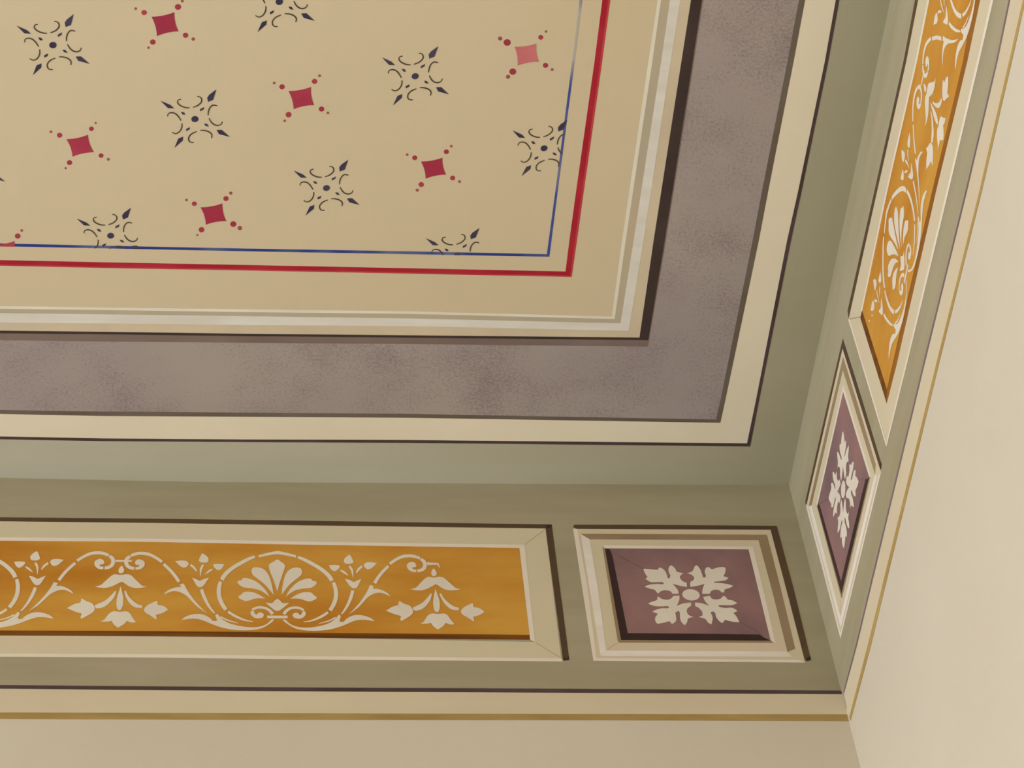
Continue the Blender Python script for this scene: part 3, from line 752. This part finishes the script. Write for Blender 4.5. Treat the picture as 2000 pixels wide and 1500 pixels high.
ros = [ZE(p) for p in (
    [(150, 188), (260, 195), (400, 206), (420, 180), (460, 170), (530, 220), (565, 290), (582, 350), (613, 360), (630, 310), (602, 250), (598, 180), (628, 135), (660, 135), (720, 190), (745, 240), (862, 268), (810, 310), (800, 350), (850, 410), (920, 438), (926, 512), (800, 490), (663, 455), (720, 510), (768, 580), (777, 632), (658, 632), (640, 592), (540, 570), (460, 590), (420, 627), (380, 600), (350, 560), (260, 540), (172, 505), (250, 475), (370, 460), (495, 464), (515, 440), (480, 424), (390, 426), (280, 425), (188, 365), (227, 335), (180, 270)],
    [(926, 268), (1010, 240), (1040, 200), (1070, 140), (1110, 135), (1160, 200), (1195, 290), (1208, 340), (1245, 346), (1262, 310), (1240, 250), (1258, 180), (1310, 160), (1368, 196), (1480, 165), (1580, 160), (1612, 190), (1600, 270), (1568, 320), (1664, 350), (1610, 392), (1510, 410), (1408, 418), (1420, 436), (1540, 446), (1660, 465), (1748, 492), (1680, 532), (1600, 555), (1585, 607), (1540, 607), (1500, 570), (1420, 560), (1350, 590), (1325, 632), (1193, 632), (1205, 540), (1237, 458), (1120, 490), (986, 512), (985, 430), (1040, 390), (1050, 340), (1000, 290)],
    [(1068, 788), (1180, 800), (1324, 846), (1250, 770), (1213, 690), (1330, 668), (1370, 720), (1450, 735), (1530, 715), (1560, 678), (1610, 685), (1650, 735), (1730, 750), (1818, 800), (1720, 836), (1580, 835), (1488, 835), (1500, 866), (1600, 885), (1700, 880), (1770, 900), (1823, 940), (1748, 975), (1800, 1030), (1857, 1137), (1740, 1130), (1598, 1095), (1560, 1152), (1500, 1120), (1440, 1040), (1430, 980), (1390, 944), (1343, 965), (1382, 1060), (1360, 1174), (1300, 1145), (1250, 1080), (1136, 1045), (1200, 1020), (1195, 950), (1130, 880), (1075, 850)],
    [(232, 808), (300, 775), (390, 745), (400, 688), (430, 690), (470, 720), (560, 740), (640, 720), (690, 673), (792, 668), (790, 740), (743, 848), (860, 805), (992, 788), (1000, 840), (930, 900), (928, 970), (970, 1020), (1048, 1045), (950, 1070), (930, 1130), (890, 1192), (840, 1150), (805, 1080), (795, 960), (760, 944), (718, 970), (735, 1070), (720, 1130), (660, 1172), (618, 1120), (500, 1150), (400, 1167), (365, 1120), (365, 1050), (412, 990), (312, 950), (380, 915), (480, 890), (590, 890), (606, 865), (570, 850), (480, 856), (350, 850)])]
for i, p in enumerate(ros): q('acanthus_leaf', 'stencil', T4, smooth(p), T2)
q('centre_oval', 'stencil', T4, ZE(disc(997, 652, 156, 100, 28, .12)), T2)
q('mitre_line', 'mitre', T2, stroke([(1187, 1268, .9), (1206, 1255, .9)]), T1)
q('mitre_line', 'plum_line', T3, stroke([(1198, 1080, .5), (1262, 1114, .5)]), T2)
q('mitre_line', 'plum_line', T3, stroke([(1443, 1213, .5), (1490, 1240, .5)]), T2)

root = thing('rosette_square', to3('B', *px('B', 1349, 1161)), 'plum square panel with ivory leaf rosette on the back wall', 'frieze panel', 'plum rosette panels')
for nm, m, h, base, pts in sq:
    paint_part(nm, 'B', [[px('B', *p, h) for p in pts]], h, M[m], root, root, base)

def homography(src, dst):
    import numpy as np
    A, y = [], []
    for (x, u), (X, Y) in zip(src, dst):
        A += [[x, u, 1, 0, 0, 0, -X * x, -X * u], [0, 0, 0, x, u, 1, -Y * x, -Y * u]]; y += [X, Y]
    k = np.linalg.solve(np.array(A), np.array(y))
    return lambda x, u: ((k[0] * x + k[1] * u + k[2]) / (k[6] * x + k[7] * u + 1), (k[3] * x + k[4] * u + k[5]) / (k[6] * x + k[7] * u + 1))
QR = [(1574.8, 989), (1646, 680), (1721, 922), (1642, 1247)]
FB = [(1181.2, 1071), (1462, 1073), (1505.3, 1251.3), (1213, 1249.8)]
FRr = [(1597, 987.5), (1647.2, 765), (1698.3, 932), (1644, 1160)]
Hm = homography([px('B', *p) for p in QB], [px('R', *p) for p in QR])
Hf = homography([px('B', *p) for p in FB], [px('R', *p) for p in FRr])
root = thing('rosette_square', to3('R', *px('R', 1645, 959)), 'plum square panel with ivory leaf rosette foreshortened on the right wall', 'frieze panel', 'plum rosette panels')
for nm, m, h, base, pts in sq:
    H = Hf if nm in ('field', 'dark_edge', 'acanthus_leaf', 'centre_oval', 'inner_highlight', 'inner_shade') or m == 'plum_line' else Hm
    paint_part(nm, 'R', [[H(*px('B', *p)) for p in pts]], h, M[m], root, root, base)
